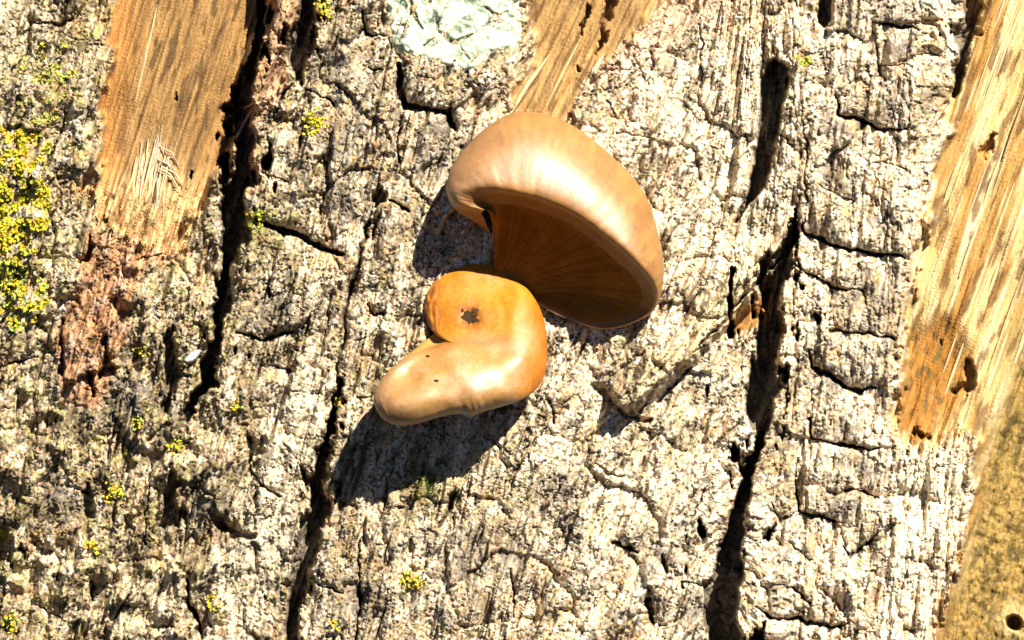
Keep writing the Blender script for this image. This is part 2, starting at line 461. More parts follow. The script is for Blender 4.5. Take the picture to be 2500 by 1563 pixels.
colm = 1 - .75 * sst(1880, 1930, X) * sst(2330, 2280, X)
furrow = (1 - sst(0.0, .10, val)) * colm * sst(-.2, .15, fbm(X / 180, Y / 260, 2, 537))
furrow2 = (1 - sst(0.0, .09, val2)) * colm * sst(-.1, .2, fbm(X / 120, Y / 160, 2, 539))
calm = 1 - .7 * np.clip(smo + .5 * sst(1000, 1300, X), 0, 1)
furrow = furrow * (.45 + .55 * calm); furrow2 = furrow2 * calm
H -= bark * (22 * furrow + 9 * furrow2)
H -= bark * 15 * np.clip(blur(np.clip(CRK / 20, 0, 1), 5) * 2.2, 0, 1)
chunk = fbm(GR / 88, Y / 150, 3, 541, .4)
big = 1 - np.abs(fbm(GR / 120, Y / 620, 2, 543)) * 2.5
H += bark * (24 * chunk + 16 * big * colm)
H += bark * 10 * ridg
mid = fbm(GR / 36, Y / 92, 4, 11)
H += bark * rough * 17 * mid
t = 3.0 * fbm(GR / 52 + 0.2 * mid, Y / 120, 4, 15) + 9               # flaking layers with crisp steps
fl = np.floor(t); fr = t - fl
H += bark * 7.5 * (.6 + .4 * rough) * (fl + sst(0.42, 0.58, fr) - 9)
fine = fbm(GR / 8, Y / 19, 3, 19)
H += bark * rough * (.3 + 2.4 * patch + 1.5 * left) * fine
grit = rng.normal(0, 1, X.shape).astype(f32)
H += bark * (0.2 * grit)
F1, F2, ID1 = worley((X + 1.6 * wx) / 44, (Y + 1.6 * wy) / 40, 3)
craq = (1 - sst(0.02, 0.11, F2 - F1)) * sst(-0.05, 0.3, fbm(X / 120, Y / 120, 2, 25))
G1, G2, ID2 = worley((X + wx) / 17, (Y + wy) / 16, 8)
craq2 = (1 - sst(0.03, 0.2, G2 - G1)) * sst(0.05, 0.4, fbm(X / 90, Y / 90, 2, 27))
def lines(sc, sy, seed, thr, wd, oc=4, xx=None):
    n_ = fbm((X if xx is None else xx) / sc, Y / sy, oc, seed)
    return (1 - sst(0.3 * wd, wd, np.abs(n_))) * sst(thr, thr + .12, fbm(X / (sc * 1.1), Y / (sy * 1.1), 3, seed + 40))
hair = np.maximum(np.maximum(lines(95, 60, 501, .0, .030), lines(44, 34, 505, .05, .045)), lines(20, 17, 509, .1, .07, 3))
hair = np.maximum(hair, .8 * lines(15, 95, 513, .08, .06, 3, GR))
H -= bark * (5 * craq * patch + 1.8 * patch * craq2 + 6 * hair)
# rounded nodules on the left ridge
N1, N2, _ = worley(X / 95 + 0.25 * mid, Y / 85, 14)
H += bark * left * 26 * (1 - sst(0.12, 0.5, N1)) * sst(0.0, 0.3, fbm(X / 200, Y / 200, 2, 33))
# little fruiting dots and pits
D1, D2, DI = worley(X / 15, Y / 15, 21)
dots_m = sst(-.06, 0.2, fbm(X / 75, Y / 75, 3, 37) + .12 * np.exp(-((X - 850) / 160) ** 2 - ((Y - 450) / 260) ** 2)) * sst(1750, 1350, X - 0.2 * Y)
dot = (1 - sst(0.16, 0.26, D1)) * (DI > 430) * dots_m
P1, P2, PI_ = worley(X / 9, Y / 9, 29)
pit = (1 - sst(0.18, 0.34, P1)) * (PI_ > 690) * sst(-0.1, 0.4, fbm(X / 50, Y / 60, 3, 39))
pit = pit * (.2 + .8 * patch)
H += bark * (1.8 * dot - 2.6 * pit)
# pressed-together strip sweeping over to the fissure on the right
RDG = np.zeros_like(X)
carve(RDG, [(1478, 942, 30), (1540, 890, 38), (1640, 795, 42), (1740, 695, 38), (1825, 600, 28), (1868, 520, 14)], 1.0, 0.45, 0.5)
H += (62 + 30 * sst(1640, 1500, X)) * RDG * bark + 12 * RDG * bark * fbm((X * .72 + Y * .69) / 14, (X * .69 - Y * .72) / 120, 3, 47)
# long smooth ridge left of the lower middle fissure, and pale plate under the caps
RD2 = np.zeros_like(X)
carve(RD2, [(800, 820, 14), (770, 960, 24), (728, 1120, 30), (690, 1260, 30), (650, 1420, 30), (620, 1560, 30)], 1.0, 0.2, 0.5)
H += 12 * RD2 * bark
H = H * 1.0
# wood
fib = fbm(GR / 9, Y / 300, 4, 101); fib2 = fbm(GR / 34, Y / 420, 3, 103); fib3 = fbm(GR / 4.5, Y / 150, 2, 105)
gr_side = X + f32(0.36) * Y
fs1 = fbm(gr_side / 12, Y / 320, 4, 111); fs2 = fbm(gr_side / 52, Y / 380, 3, 113)
wood_h = np.where(WM["side"], 26 * fs2 + 10 * fs1, 12 * fib2 + 6 * fib) + 1.5 * fib3 + 0.5 * grit
sink = np.zeros_like(X)
sink[WM["peeled"]] = -34; sink[WM["centre"]] = -14; sink[WM["side"]] = -36; sink[WM["pocket"]] = -50
slope1 = -70 * sst(-170, 20, X - np.interp(Y, [0, 300, 480], [640, 552, 505]).astype(f32)) * WM["peeled"]
tatter = WM["peeled"] * sst(390, 470, Y + 20 * fib2)
hollow = blur(inpoly(X, Y, [(2130, 800), (2240, 750), (2285, 840), (2270, 930), (2215, 1010), (2130, 1040)]).astype(f32), 8)
lowside = WM["side"] * sst(-40, 60, X - np.interp(Y, [900, 1050, 1512], [2420, 2330, 2210]).astype(f32)) * sst(800, 1050, Y)
H += wood_s * blur((sink + slope1 - 30 * lowside).astype(f32), 1.0) + wood_s * wood_h * (1 - 0.5 * lowside) - 26 * hollow * wood_s
H += wood_s * tatter * (10 * fib + 14 * fib2 + 22 + 16 * fbm(GR / 13, Y / 55, 3, 107))
H += wood_s * lowside * (7 * fbm(X / 22, Y / 26, 4, 121) + 3 * fine)
wedge = wood_s * (1 - wood_s) * 4
H += wedge * 6 * fib
# bark rim standing over the peeled wood
rim = np.zeros_like(X)
carve(rim, [(690, -400, 34), (672, -40, 34), (650, 60, 34), (625, 150, 30), (607, 240, 26)], 1.0, 0.2, 0.7)
H += 46 * rim * bark
carve(rim, [(1888, -30, 24), (1872, 120, 24), (1868, 300, 22), (1860, 430, 20)], 1.0, 0.2, 0.5)
H += 8 * rim * bark
# hole in the wood, with a swollen rim
hd = np.hypot(X - 2395, Y - 1470)
H += 12 * (1 - sst(16, 60, hd)) + 0
# cut the fissures and the cracks
fisn = FIS * (1 + 0.25 * fib2)
H = H - fisn - CRK * (0.75 + 0.4 * e_mask)
H += (FIS > 20) * (5 * mid + 4 * fib)
# the seat of the mushrooms is sound, even bark
seat = np.exp(-(((X - 1180) / 170) ** 2 + ((Y - 690) / 150) ** 2) ** 2)
H = H * (1 - 0.75 * seat)

H = H.astype(f32)
def hs(x, y):
    i = int(np.clip(np.searchsorted(xs, x), 1, NX - 1)); j = int(np.clip(np.searchsorted(ys, y), 1, NY - 1))
    return float(H[j, i])

# ------------------------------------------------------------------ pigment of the bark
def rgb(*c): return np.array(c, f32)
def mixc(a, b, t): return a + (b - a) * t[..., None]
ones = np.ones(X.shape + (3,), f32)
c = ones * rgb(.42, .35, .235)
m1 = fbm(GR / 72, Y / 150, 4, 201); m2 = fbm(GR / 19, Y / 36, 4, 203); m3 = fbm(GR / 6, Y / 9, 3, 205)
ptone = (0.5 * off[(LAB * 7 + 3) % 5000]).clip(-1, 1)
ptone = blur(np.where(WOOD, 0, ptone).astype(f32), 3)
c = mixc(c, ones * rgb(.62, .545, .43), sst(-.2, 0.16, m1 + 0.4 * m2 + 0.25 * sst(1000, 1700, X) - 0.22 * left + .16 * ptone))
c = mixc(c, ones * rgb(.17, .14, .10), 0.72 * sst(0.16, 0.42, -m1 * .6 + m2 * .75 - .14 * ptone + .05 * left))
c = mixc(c, ones * rgb(.78, .74, .66), 0.85 * sst(0.06, 0.30, m2 * 0.75 + m3 * 0.4))
c = mixc(c, ones * rgb(.07, .055, .035), 0.85 * (.15 + .85 * patch) * sst(0.27, 0.43, m3 * 0.8 + m2 * .4))
c = mixc(c, ones * rgb(.33, .31, .09), 0.6 * left * sst(-0.05, .4, fbm(X / 60, Y / 60, 4, 207)))
c = mixc(c, ones * rgb(.42, .42, .08), 0.35 * sst(.2, .5, fbm(X / 36, Y / 36, 3, 209)) * sst(1500, 500, X))
c = mixc(c, ones * rgb(.45, .25, .10), 0.5 * sst(.2, .46, fbm(X / 50, Y / 80, 4, 211)))
c = mixc(c, ones * rgb(.06, .05, .025), 0.8 * left * sst(560, 900, Y) * sst(.02, .30, fbm(X / 70, Y / 80, 4, 213)))
c = mixc(c, ones * rgb(.52, .42, .16), .55 * sst(.16, .34, fbm(X / 13, Y / 13, 3, 220)))
c = mixc(c, ones * rgb(.55, .36, .28), .55 * sst(.18, .36, fbm(X / 16, Y / 18, 3, 224)))
c = mixc(c, ones * rgb(.20, .12, .04), .75 * sst(.26, .38, fbm(X / 8, Y / 10, 2, 228)))
fibre = fbm(GR / 7, Y / 60, 3, 215)
c = mixc(c, ones * rgb(.16, .12, .07), .6 * sst(.18, .42, fibre) * sst(-.1, .25, fbm(X / 150, Y / 150, 2, 217)))
redp0 = blur(inpoly(X, Y, [(195, 560), (440, 520), (448, 600), (315, 720), (240, 960), (150, 960), (138, 800)]).astype(f32), 6)
pale = np.exp(-(((GR - 960) / 60) ** 2)) * sst(800, 950, Y) + .8 * np.exp(-((X - 2180) / 90) ** 2) * sst(1050, 1150, Y)
pale += 0.9 * np.exp(-((X - 365) / 90) ** 2 - ((Y - 1440) / 90) ** 2) + .8 * np.exp(-((X - 30) / 70) ** 2 - ((Y - 60) / 90) ** 2)
c = mixc(c, ones * rgb(.68, .60, .46), np.clip(pale + .8 * smo * (1 - redp0), 0, 1) * 0.75 * sst(-.25, .15, m2 + .25))
grey = np.zeros_like(X)
for (a, b, ra, rb) in [(1990, 30, 40, 40), (1960, 400, 50, 50), (2090, 520, 50, 30), (1950, 560, 40, 30), (2080, 790, 60, 40), (1960, 900, 40, 50), (2000, 1010, 50, 30), (1450, 420, 30, 60), (1560, 1290, 60, 50), (1330, 1150, 40, 60), (1420, 900, 40, 30), (1210, 1300, 60, 80), (1640, 1450, 40, 70), (810, 150, 75, 70), (640, 740, 95, 60), (2000, 300, 60, 50), (2110, 240, 60, 40), (2060, 690, 80, 45), (2010, 870, 70, 40), (2110, 30, 60, 30), (2130, 120, 50, 35),
                       (800, 330, 60, 70), (1010, 400, 60, 40), (2030, 1100, 60, 40), (850, 1420, 80, 60), (1100, 1330, 60, 80), (300, 940, 120, 70), (800, 470, 60, 60), (2000, 1190, 60, 40),
                       (480, 1180, 90, 70), (140, 1190, 60, 60), (1050, 310, 60, 50)]:
    grey = np.maximum(grey, np.exp(-(((X - a + wx) / ra) ** 2 + ((Y - b + wy) / rb) ** 2)))
c = mixc(c, ones * rgb(.15, .128, .11), 0.85 * grey * sst(-.35, .15, m2 + m3 * .5 + .1))
red = inpoly(X + 2 * wx, Y + 2 * wy, [(195, 560), (300, 560), (440, 520), (448, 600), (340, 640), (315, 720), (268, 860), (240, 960), (150, 960), (138, 800), (180, 660)]).astype(f32)
red2 = inpoly(X + 2 * wx, Y + 2 * wy, [(630, -60), (720, -60), (690, 120), (660, 200), (600, 320), (620, 400), (600, 470), (585, 440), (590, 300), (610, 150)]).astype(f32)
redp = blur(np.clip(red + .7 * red2, 0, 1), 3)
c = mixc(c, ones * rgb(.52, .28, .14), 0.95 * redp * sst(-.5, -.1, m2 + .15))
c = mixc(c, ones * rgb(.20, .085, .03), .8 * redp * sst(.06, .3, fbm(GR / 11, Y / 90, 4, 223)))
c = mixc(c, ones * rgb(.56, .40, .31), 0.55 * redp * sst(.0, .3, fbm(GR / 40, Y / 90, 3, 221)))
c = mixc(c, ones * rgb(.15, .065, .03), 0.65 * redp * sst(.2, .45, m2 + .4 * m3))
pink = blur(inpoly(X + 2 * wx, Y + 2 * wy, [(1500, -60), (1700, -60), (1660, 40), (1560, 130), (1480, 150), (1400, 190), (1440, 90)]).astype(f32), 5)
c = mixc(c, ones * rgb(.60, .41, .29), 0.7 * pink)
grn = np.exp(-((X - 610) / 45) ** 2 - ((Y - 535) / 40) ** 2) + np.exp(-((X - 1010) / 55) ** 2 - ((Y - 1140) / 50) ** 2)
c = mixc(c, ones * rgb(.16, .17, .03), np.clip(grn, 0, 1) * .7)
strip = RDG * (1 - sst(0.5, .9, np.abs(fbm(X / 30, Y / 30, 2, 231)) * 2))
c = mixc(c, ones * rgb(.60, .50, .30), .65 * strip)
c = mixc(c, ones * rgb(.22, .14, .05), .6 * RDG * sst(.1, .35, fbm((X * .72 + Y * .69) / 9, (X * .69 - Y * .72) / 140, 3, 233)))
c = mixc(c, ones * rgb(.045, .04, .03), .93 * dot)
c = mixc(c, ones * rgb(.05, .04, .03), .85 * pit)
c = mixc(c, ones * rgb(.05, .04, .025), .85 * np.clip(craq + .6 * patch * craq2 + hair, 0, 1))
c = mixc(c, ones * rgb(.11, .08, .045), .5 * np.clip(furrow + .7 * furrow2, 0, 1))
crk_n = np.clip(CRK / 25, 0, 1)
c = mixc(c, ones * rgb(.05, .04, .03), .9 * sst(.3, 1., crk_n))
stain = np.clip(blur(WOOD.astype(f32), 9) * 2, 0, 1)
c = mixc(c, ones * rgb(.46, .28, .11), .6 * stain * sst(-.2, .2, m2))
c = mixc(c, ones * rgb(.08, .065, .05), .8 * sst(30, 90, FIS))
# wood
wc = ones * rgb(.35, .212, .09)
wc = mixc(wc, ones * rgb(.22, .13, .055), sst(-.1, .4, fib2 + .35 * fib))
wc = mixc(wc, ones * rgb(.50, .33, .15), .7 * sst(.05, .4, fib + .3 * fib3))
wc = mixc(wc, ones * rgb(.07, .045, .02), .75 * sst(.16, .42, fbm(GR / 22, Y / 95, 3, 241) + .15 * np.exp(-((X - 450) / 70) ** 2 - ((Y - 200) / 110) ** 2)))
ora = sst(60, -40, X - np.interp(Y, [-100, 440], [330, 250]).astype(f32))
wc = mixc(wc, ones * rgb(.55, .27, .08), .6 * ora * WM["peeled"])
wc = mixc(wc, ones * rgb(.62, .48, .29), tatter * (.35 + .5 * sst(-.1, .3, fib)))
fray = np.exp(-((X - 372) / 50) ** 2 - ((Y - 400) / 85) ** 2) * sst(-.35, .1, fib)
wc = mixc(wc, ones * rgb(.66, .54, .36), .75 * fray)
wc = mixc(wc, ones * rgb(.10, .06, .025), .55 * WM['peeled'] * np.exp(-((X - 455) / 75) ** 2 - ((Y - 210) / 120) ** 2) * sst(-.1, .25, fbm(GR / 26, Y / 80, 3, 247)))
wc = mixc(wc, ones * rgb(.30, .13, .05), tatter * .6 * sst(.1, .4, m2))
ws = ones * rgb(.60, .44, .21)
ws = mixc(ws, ones * rgb(.74, .62, .42), sst(-.05, .35, fs1 + .3 * fib3))
ws = mixc(ws, ones * rgb(.44, .23, .06), .9 * sst(-.06, .3, fs2 - .2 * fs1))
ws = mixc(ws, ones * rgb(.16, .085, .03), .8 * sst(.12, .36, fbm(gr_side / 30, Y / 120, 4, 251)))
amb = blur(inpoly(X + wx, Y + wy, [(2125, 790), (2250, 740), (2290, 830), (2290, 920), (2230, 1000), (2190, 1045), (2120, 1045), (2110, 940)]).astype(f32), 6)
ws = mixc(ws, ones * rgb(.38, .175, .03), .95 * amb)
ws = mixc(ws, ones * rgb(.12, .085, .03), .75 * amb * sst(.05, .35, m2 + .4 * m1))
lw = np.clip(lowside + sst(2330, 2420, X) * sst(650, 900, Y), 0, 1) * WM["side"]
wl = ones * rgb(.29, .19, .055)
wl = mixc(wl, ones * rgb(.44, .31, .11), sst(.0, .35, m3 + .3 * m2))
wl = mixc(wl, ones * rgb(.085, .062, .018), .85 * sst(-.02, .24, m2 * .8 + m1 * .3 + .35 * m3))
ws = mixc(ws, wl, lw)
ws = mixc(ws, ones * rgb(.62, .48, .25), (1 - sst(15, 60, hd)) * .7)
ws = mixc(ws, ones * rgb(.10, .05, .025), 1 - sst(13, 22, hd))
wc = wc * rgb(1.06, .95, .74)
ws = ws * rgb(1.0, .95, .80)
wc = np.where(WM["side"][..., None], ws, wc)
wc = np.where(WM["centre"][..., None], mixc(mixc(wc, ones * rgb(.60, .36, .13), ones[..., 0] * .5), ones * rgb(.13, .06, .02), .7 * sst(.08, .3, fbm(GR / 13, Y / 110, 3, 245))), wc)
wc = np.where(WM["pocket"][..., None], wc * .5 + rgb(.2, .09, .02), wc)
wmix = blur(WOOD.astype(f32), 5)
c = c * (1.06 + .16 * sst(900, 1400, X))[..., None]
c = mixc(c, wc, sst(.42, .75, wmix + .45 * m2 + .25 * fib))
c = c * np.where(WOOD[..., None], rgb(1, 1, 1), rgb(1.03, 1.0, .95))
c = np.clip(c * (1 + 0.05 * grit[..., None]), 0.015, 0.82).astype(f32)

PV = world_pts(X, Y, H).astype(f32).reshape(-1, 3)
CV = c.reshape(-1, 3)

# ------------------------------------------------------------------ the trunk: bark plates and strips of bare wood
trunk = bpy.data.objects.new("tree_trunk", None)
COL.objects.link(trunk)
trunk.empty_display_size = 0.05
tag(trunk, "grey weathered tree trunk with cracked flaking bark and strips of peeled tan wood", "tree trunk")

q00 = (np.arange(NY - 1)[:, None] * NX + np.arange(NX - 1)[None, :])
FQ = np.stack([q00, q00 + NX, q00 + NX + 1, q00 + 1], -1).reshape(-1, 4)
FL = LAB[:-1, :-1].ravel()
FG = FL.reshape(NY - 1, NX - 1)
def components(fg):
    ids = np.arange(fg.size).reshape(fg.shape)
    sx = fg[:, 1:] == fg[:, :-1]; sy = fg[1:] == fg[:-1]
    while True:
        old = ids.copy()
        for _ in range(8):
            a_ = np.where(sx, np.minimum(ids[:, 1:], ids[:, :-1]), ids[:, 1:]); b_ = np.where(sx, np.minimum(ids[:, 1:], ids[:, :-1]), ids[:, :-1])
            ids[:, 1:] = np.minimum(ids[:, 1:], a_); ids[:, :-1] = np.minimum(ids[:, :-1], b_)
            a_ = np.where(sy, np.minimum(ids[1:], ids[:-1]), ids[1:]); b_ = np.where(sy, np.minimum(ids[1:], ids[:-1]), ids[:-1])
            ids[1:] = np.minimum(ids[1:], a_); ids[:-1] = np.minimum(ids[:-1], b_)
        ids = ids.ravel()[ids]                                  # jump to the root found so far
        if (ids == old).all(): return ids
cid = components(FG)
small = np.bincount(cid.ravel(), minlength=cid.size)[cid] < 400
for it in range(60):                                            # crumbs join the plate beside them
    if not small.any(): break
    for ax, sh in ((1, 1), (1, -1), (0, 1), (0, -1)):
        ok = small & ~np.roll(small, sh, ax)
        FG = np.where(ok, np.roll(FG, sh, ax), FG); small = small & ~ok
cid = components(FG)
_, cinv = np.unique(cid, return_inverse=True)
cinv = cinv.reshape(FG.shape).ravel()
wood_of = FG.ravel()
FL = cinv
order = np.argsort(FL, kind='stable')
FLs = FL[order]
starts = np.flatnonzero(np.r_[True, FLs[1:] != FLs[:-1]])
ends = np.r_[starts[1:], len(FLs)]
for a, b in zip(starts, ends):
    k = int(wood_of[order[a]]); F = FQ[order[a:b]]
    u, inv = np.unique(F, return_inverse=True)
    wood = k < len(WOODS)
    nm = "bare_wood" if wood else "bark_plate"
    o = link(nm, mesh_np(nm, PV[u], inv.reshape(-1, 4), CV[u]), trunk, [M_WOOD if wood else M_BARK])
    if wood and b - a > 4000:
        o["label"] = ["smooth tan wood where the bark peeled away, above torn fibres", "orange grooved wood below the mint lichen's side",
                      "bright yellowish split wood beside the column of square plates", "orange wood pocket inside the fissure"][k]

# the solid trunk behind the plates
nseg, R = 96, 5200.0
V, F = [], []
for zz in (-2600, -420, 1930, 4100):
    for i in range(nseg):
        a = 2 * math.pi * i / nseg
        V.append(((R - 330) * S * math.sin(a), (R + 0) * S - (R - 330) * S * math.cos(a), (CY - zz) * S))
for r in range(3):
    for i in range(nseg):
        F.append((r * nseg + i, r * nseg + (i + 1) % nseg, (r + 1) * nseg + (i + 1) % nseg, (r + 1) * nseg + i))
link("trunk_core", mesh_np("trunk_core", V, F, np.tile(rgb(.25, .21, .16), (len(V), 1))), trunk, [M_CORE])

# ------------------------------------------------------------------ splinters of torn wood
def splinter(pts, w, th, col, name="wood_splinter"):
    """flat tapered sliver through plan points (x, y, lift over the bark)"""
    P = np.array(pts, float); n = 9
    tt = np.linspace(0, 1, len(P)); ts = np.linspace(0, 1, n)
    cx_, cy_, cl = [np.interp(ts, tt, P[:, k]) for k in range(3)]
    cd = np.array([hs(a, b) for a, b in zip(cx_, cy_)])
    cd = np.convolve(np.r_[cd[0], cd[0], cd, cd[-1], cd[-1]], np.ones(5) / 5, 'valid') + cl
    dx, dy = np.gradient(cx_), np.gradient(cy_); q = np.hypot(dx, dy); nx, ny = -dy / q, dx / q
    ww = w * np.sin(np.clip(ts * .88 + .10, 0, 1) * math.pi) ** .6
    V = []
    for sgn, up in ((-1, 0), (-.35, th), (.35, th * .8), (1, 0), (0, -th)):
        V.append(world_pts(cx_ + sgn * ww * nx, cy_ + sgn * ww * ny, cd + up))
    V = np.concatenate(V); F = []
    for s in range(5):
        for i in range(n - 1):
            F.append((s * n + i, s * n + i + 1, ((s + 1) % 5) * n + i + 1, ((s + 1) % 5) * n + i))
    return link(name, mesh_np(name, V, F, np.tile(rgb(*col), (len(V), 1))), trunk, [M_WOOD])
rs = random.Random(3)
PALE = (.62, .50, .32)
for k in range(34):                                   # torn fibres hanging over the lower end of the peeled wood
    x0, y0 = rs.uniform(315, 400), rs.uniform(310, 430)
    ln = rs.uniform(60, 120); bend = rs.uniform(-6, 14)
    splinter([(x0, y0, rs.uniform(1, 6)), (x0 - .2 * ln * .5 + bend * .4, y0 + ln * .5, rs.uniform(1, 4)), (x0 - .2 * ln + bend, y0 + ln, -2)], rs.uniform(1.6, 3.6), 2.5, [v * rs.uniform(.8, 1.15) for v in PALE])
for k in range(6):                                   # curled ones
    x0, y0 = rs.uniform(370, 390), rs.uniform(325, 430); r_ = rs.uniform(30, 62)
    splinter([(x0, y0, 5), (x0 + r_ * .6, y0 + r_ * .3, 14), (x0 + r_, y0 + r_ * 1.0, 4)], rs.uniform(1.4, 2.8), 2.2, [v * rs.uniform(.85, 1.15) for v in PALE])
splinter([(1206, 268, 2), (1246, 200, 6), (1300, 128, 2)], 7, 6, (.66, .50, .28))
for k in range(40):                                   # raised slivers of the split wood
    x0, y0 = rs.uniform(2200, 2420), rs.uniform(60, 940)
    if x0 < np.interp(y0, [60, 380, 720, 940], [2300, 2215, 2165, 2125]) + 26: continue
    ln = rs.uniform(80, 190)
    splinter([(x0, y0, 0), (x0 + .36 * ln * .5, y0 - ln * .5, 3), (x0 + .36 * ln, y0 - ln, 0)], rs.uniform(2, 6), 3, [v * rs.uniform(.85, 1.12) for v in (.62, .47, .25)])
for pts, w in [([(2194, 310, 0), (2222, 260, 6), (2245, 228, 8)], 7), ([(1290, 250, 0), (1330, 170, 4), (1372, 90, 1)], 4), ([(560, 260, 4), (590, 250, 14), (612, 232, 6)], 3),
               ([(320, 240, 0), (345, 130, 3), (372, 10, 0)], 4), ([(540, 360, 2), (572, 300, 10), (600, 250, 8)], 4)]:
    splinter(pts, w, w * .6, [v * rs.uniform(.85, 1.1) for v in (.60, .45, .25)])
splinter([(440, 852, 2), (455, 842, 8), (474, 828, 4)], 11, 8, (.80, .79, .76), "bark_flake")

# ------------------------------------------------------------------ mint crust lichen
def cut_patch(poly, thick, colour, name, label, cat, mat, cracks, lumps=1.0):
    bx = [p[0] for p in poly]; by = [p[1] for p in poly]
    i0, i1 = np.searchsorted(xs, (min(bx) - 30, max(bx) + 30)); j0, j1 = np.searchsorted(ys, (min(by) - 30, max(by) + 30))
    sl = np.s_[j0:j1, i0:i1]
    x, y = X[sl], Y[sl]
    ins = inpoly(x + 2.2 * wx[sl], y + 2.2 * wy[sl], poly).astype(f32)
    soft = blur(ins, 1.8)
    cr = np.zeros_like(X); [carve(cr, W(p, w), 1.0, .3, .7) for p, w in cracks]
    f1, f2, idd = worley((x + 1.2 * wx[sl]) / 34, (y + 1.2 * wy[sl]) / 40, 17)
    lobe = sst(.0, .22, f2 - f1)
    base = blur(H[sl], 3.0)
    h = base + thick * (soft * 2.4 - 1.2) * (1 - .95 * cr[sl]) + lumps * (2.2 * lobe + 3 * fbm(x / 16, y / 16, 3, 301) + 6 * fbm(x / 44, y / 44, 2, 302)) * soft - 12 * cr[sl]
    col = np.ones(x.shape + (3,), f32) * rgb(*colour)
    col = mixc(col, np.ones_like(col) * rgb(*[v * 1.12 for v in colour]), sst(0, .3, fbm(x / 30, y / 30, 3, 303)))
    col = mixc(col, np.ones_like(col) * rgb(.30, .32, .16), .5 * sst(.15, .45, fbm(x / 12, y / 14, 3, 304)))
    col = mixc(col, np.ones_like(col) * rgb(.08, .08, .04), .85 * cr[sl] + 0)
    keep = soft > .25
    ny, nx = x.shape
    q = (np.arange(ny - 1)[:, None] * nx + np.arange(nx - 1)[None, :])
    k = keep[:-1, :-1] & keep[1:, 1:] & keep[1:, :-1] & keep[:-1, 1:]
    F = np.stack([q, q + nx, q + nx + 1, q + 1], -1)[k]
    u, inv = np.unique(F, return_inverse=True)
    P = world_pts(x, y, h).reshape(-1, 3)
    o = link(name, mesh_np(name, P[u], inv.reshape(-1, 4), np.clip(col, .02, .85).reshape(-1, 3)[u]), None, [mat])
    tag(o, label, cat)
    return o
cut_patch([(918, -120), (912, 40), (945, 112), (985, 128), (1000, 140), (1060, 160), (1120, 160), (1180, 128), (1222, 112), (1240, 60), (1236, -120)], 3.5,
          (.57, .67, .51), "crust_lichen", "pale mint green crust lichen rosette on the bark", "lichen", M_CRUST,
          [([(966, -10), (975, 30), (992, 66)], 6), ([(1028, 72), (1052, 92), (1070, 103), (1088, 90), (1112, 76)], 6), ([(1040, 40), (1030, 72)], 4), ([(1110, 76), (1140, 60)], 3),
           ([(1085, 105), (1110, 140)], 3), ([(935, 60), (960, 62)], 3), ([(1150, 20), (1172, 40), (1200, 30)], 4), ([(1000, 110), (1022, 92)], 4)])

# ------------------------------------------------------------------ yellow leafy lichen and moss
def lobes(name, label, cat, spots, size, lift, cols, mat, group=None, leafy=True):
    V, F, Cc = [], [], []
    for (x, y) in spots:
        d0 = hs(x, y) + rs.uniform(-1, lift)
        a = rs.uniform(0, 2 * math.pi); s = size * rs.uniform(.55, 1.35)
        if leafy: prof = [(0, .25, -.25), (.45, .62, .35), (.95, .75, .75), (1.3, .3, .55)]
        else: prof = [(0, .16, -.4), (.6, .15, .9), (1.2, .10, 1.8), (1.6, .02, 2.3)]
        b = len(V); ca, sa = math.cos(a), math.sin(a); til = rs.uniform(.4, 1.3)
        col = [v * rs.uniform(.7, 1.15) for v in cols[rs.randrange(len(cols))]]
        for (l, w, z) in prof:
            for q, zz in ((-1, .30), (0, 0), (1, .30)):
                lx, ly = l * s, q * w * s
                V.append(tuple(world_pts(x + lx * ca - ly * sa, y + lx * sa + ly * ca, d0 + (z + zz * w) * s * til)))
                Cc.append(col)
        for r in range(3):
            for q in range(2):
                F.append((b + r * 3 + q, b + r * 3 + q + 1, b + r * 3 + q + 4, b + r * 3 + q + 3))
    o = link(name, mesh_np(name, V, F, np.array(Cc, f32), smooth=False), None, [mat])
    return tag(o, label, cat, group)

YC = [(.62, .50, .02), (.58, .43, .015), (.50, .48, .05), (.66, .56, .06)]
GC = [(.40, .42, .09), (.50, .50, .12), (.30, .33, .06)]
def scatter(n, x0, x1, y0, y1, seed, thr, sc):
    pts = []
    a = np.random.default_rng(seed).random((n * 6, 2)) * [x1 - x0, y1 - y0] + [x0, y0]
    cx_, cy_ = (x0 + x1) / 2, (y0 + y1) / 2
    v = fbm(a[:, 0] / sc, a[:, 1] / sc, 3, seed) - .9 * np.maximum(0, np.hypot((a[:, 0] - cx_) / (x1 - x0) * 2, (a[:, 1] - cy_) / (y1 - y0) * 2) - .6)
    for p, w in zip(a, v):
        if w > thr and len(pts) < n: pts.append((p[0], p[1]))
    return pts
lobes("yellow_lichen", "large bright golden yellow leafy lichen patch left of the peeled wood", "lichen", scatter(1150, -60, 128, 270, 640, 11, .06, 30), 6.5, 6, YC, M_YELLOW)
lobes("yellow_lichen", "sparse yellow green lichen scatter below the golden lichen patch", "lichen", scatter(620, -50, 110, 590, 800, 12, .02, 34), 6.5, 4, YC + GC, M_YELLOW)
lobes("yellow_lichen", "pale yellow green lichen scatter above the golden lichen patch", "lichen", scatter(300, 40, 190, 90, 300, 13, .1, 34), 4.5, 4, [YC[3]] + GC, M_YELLOW)
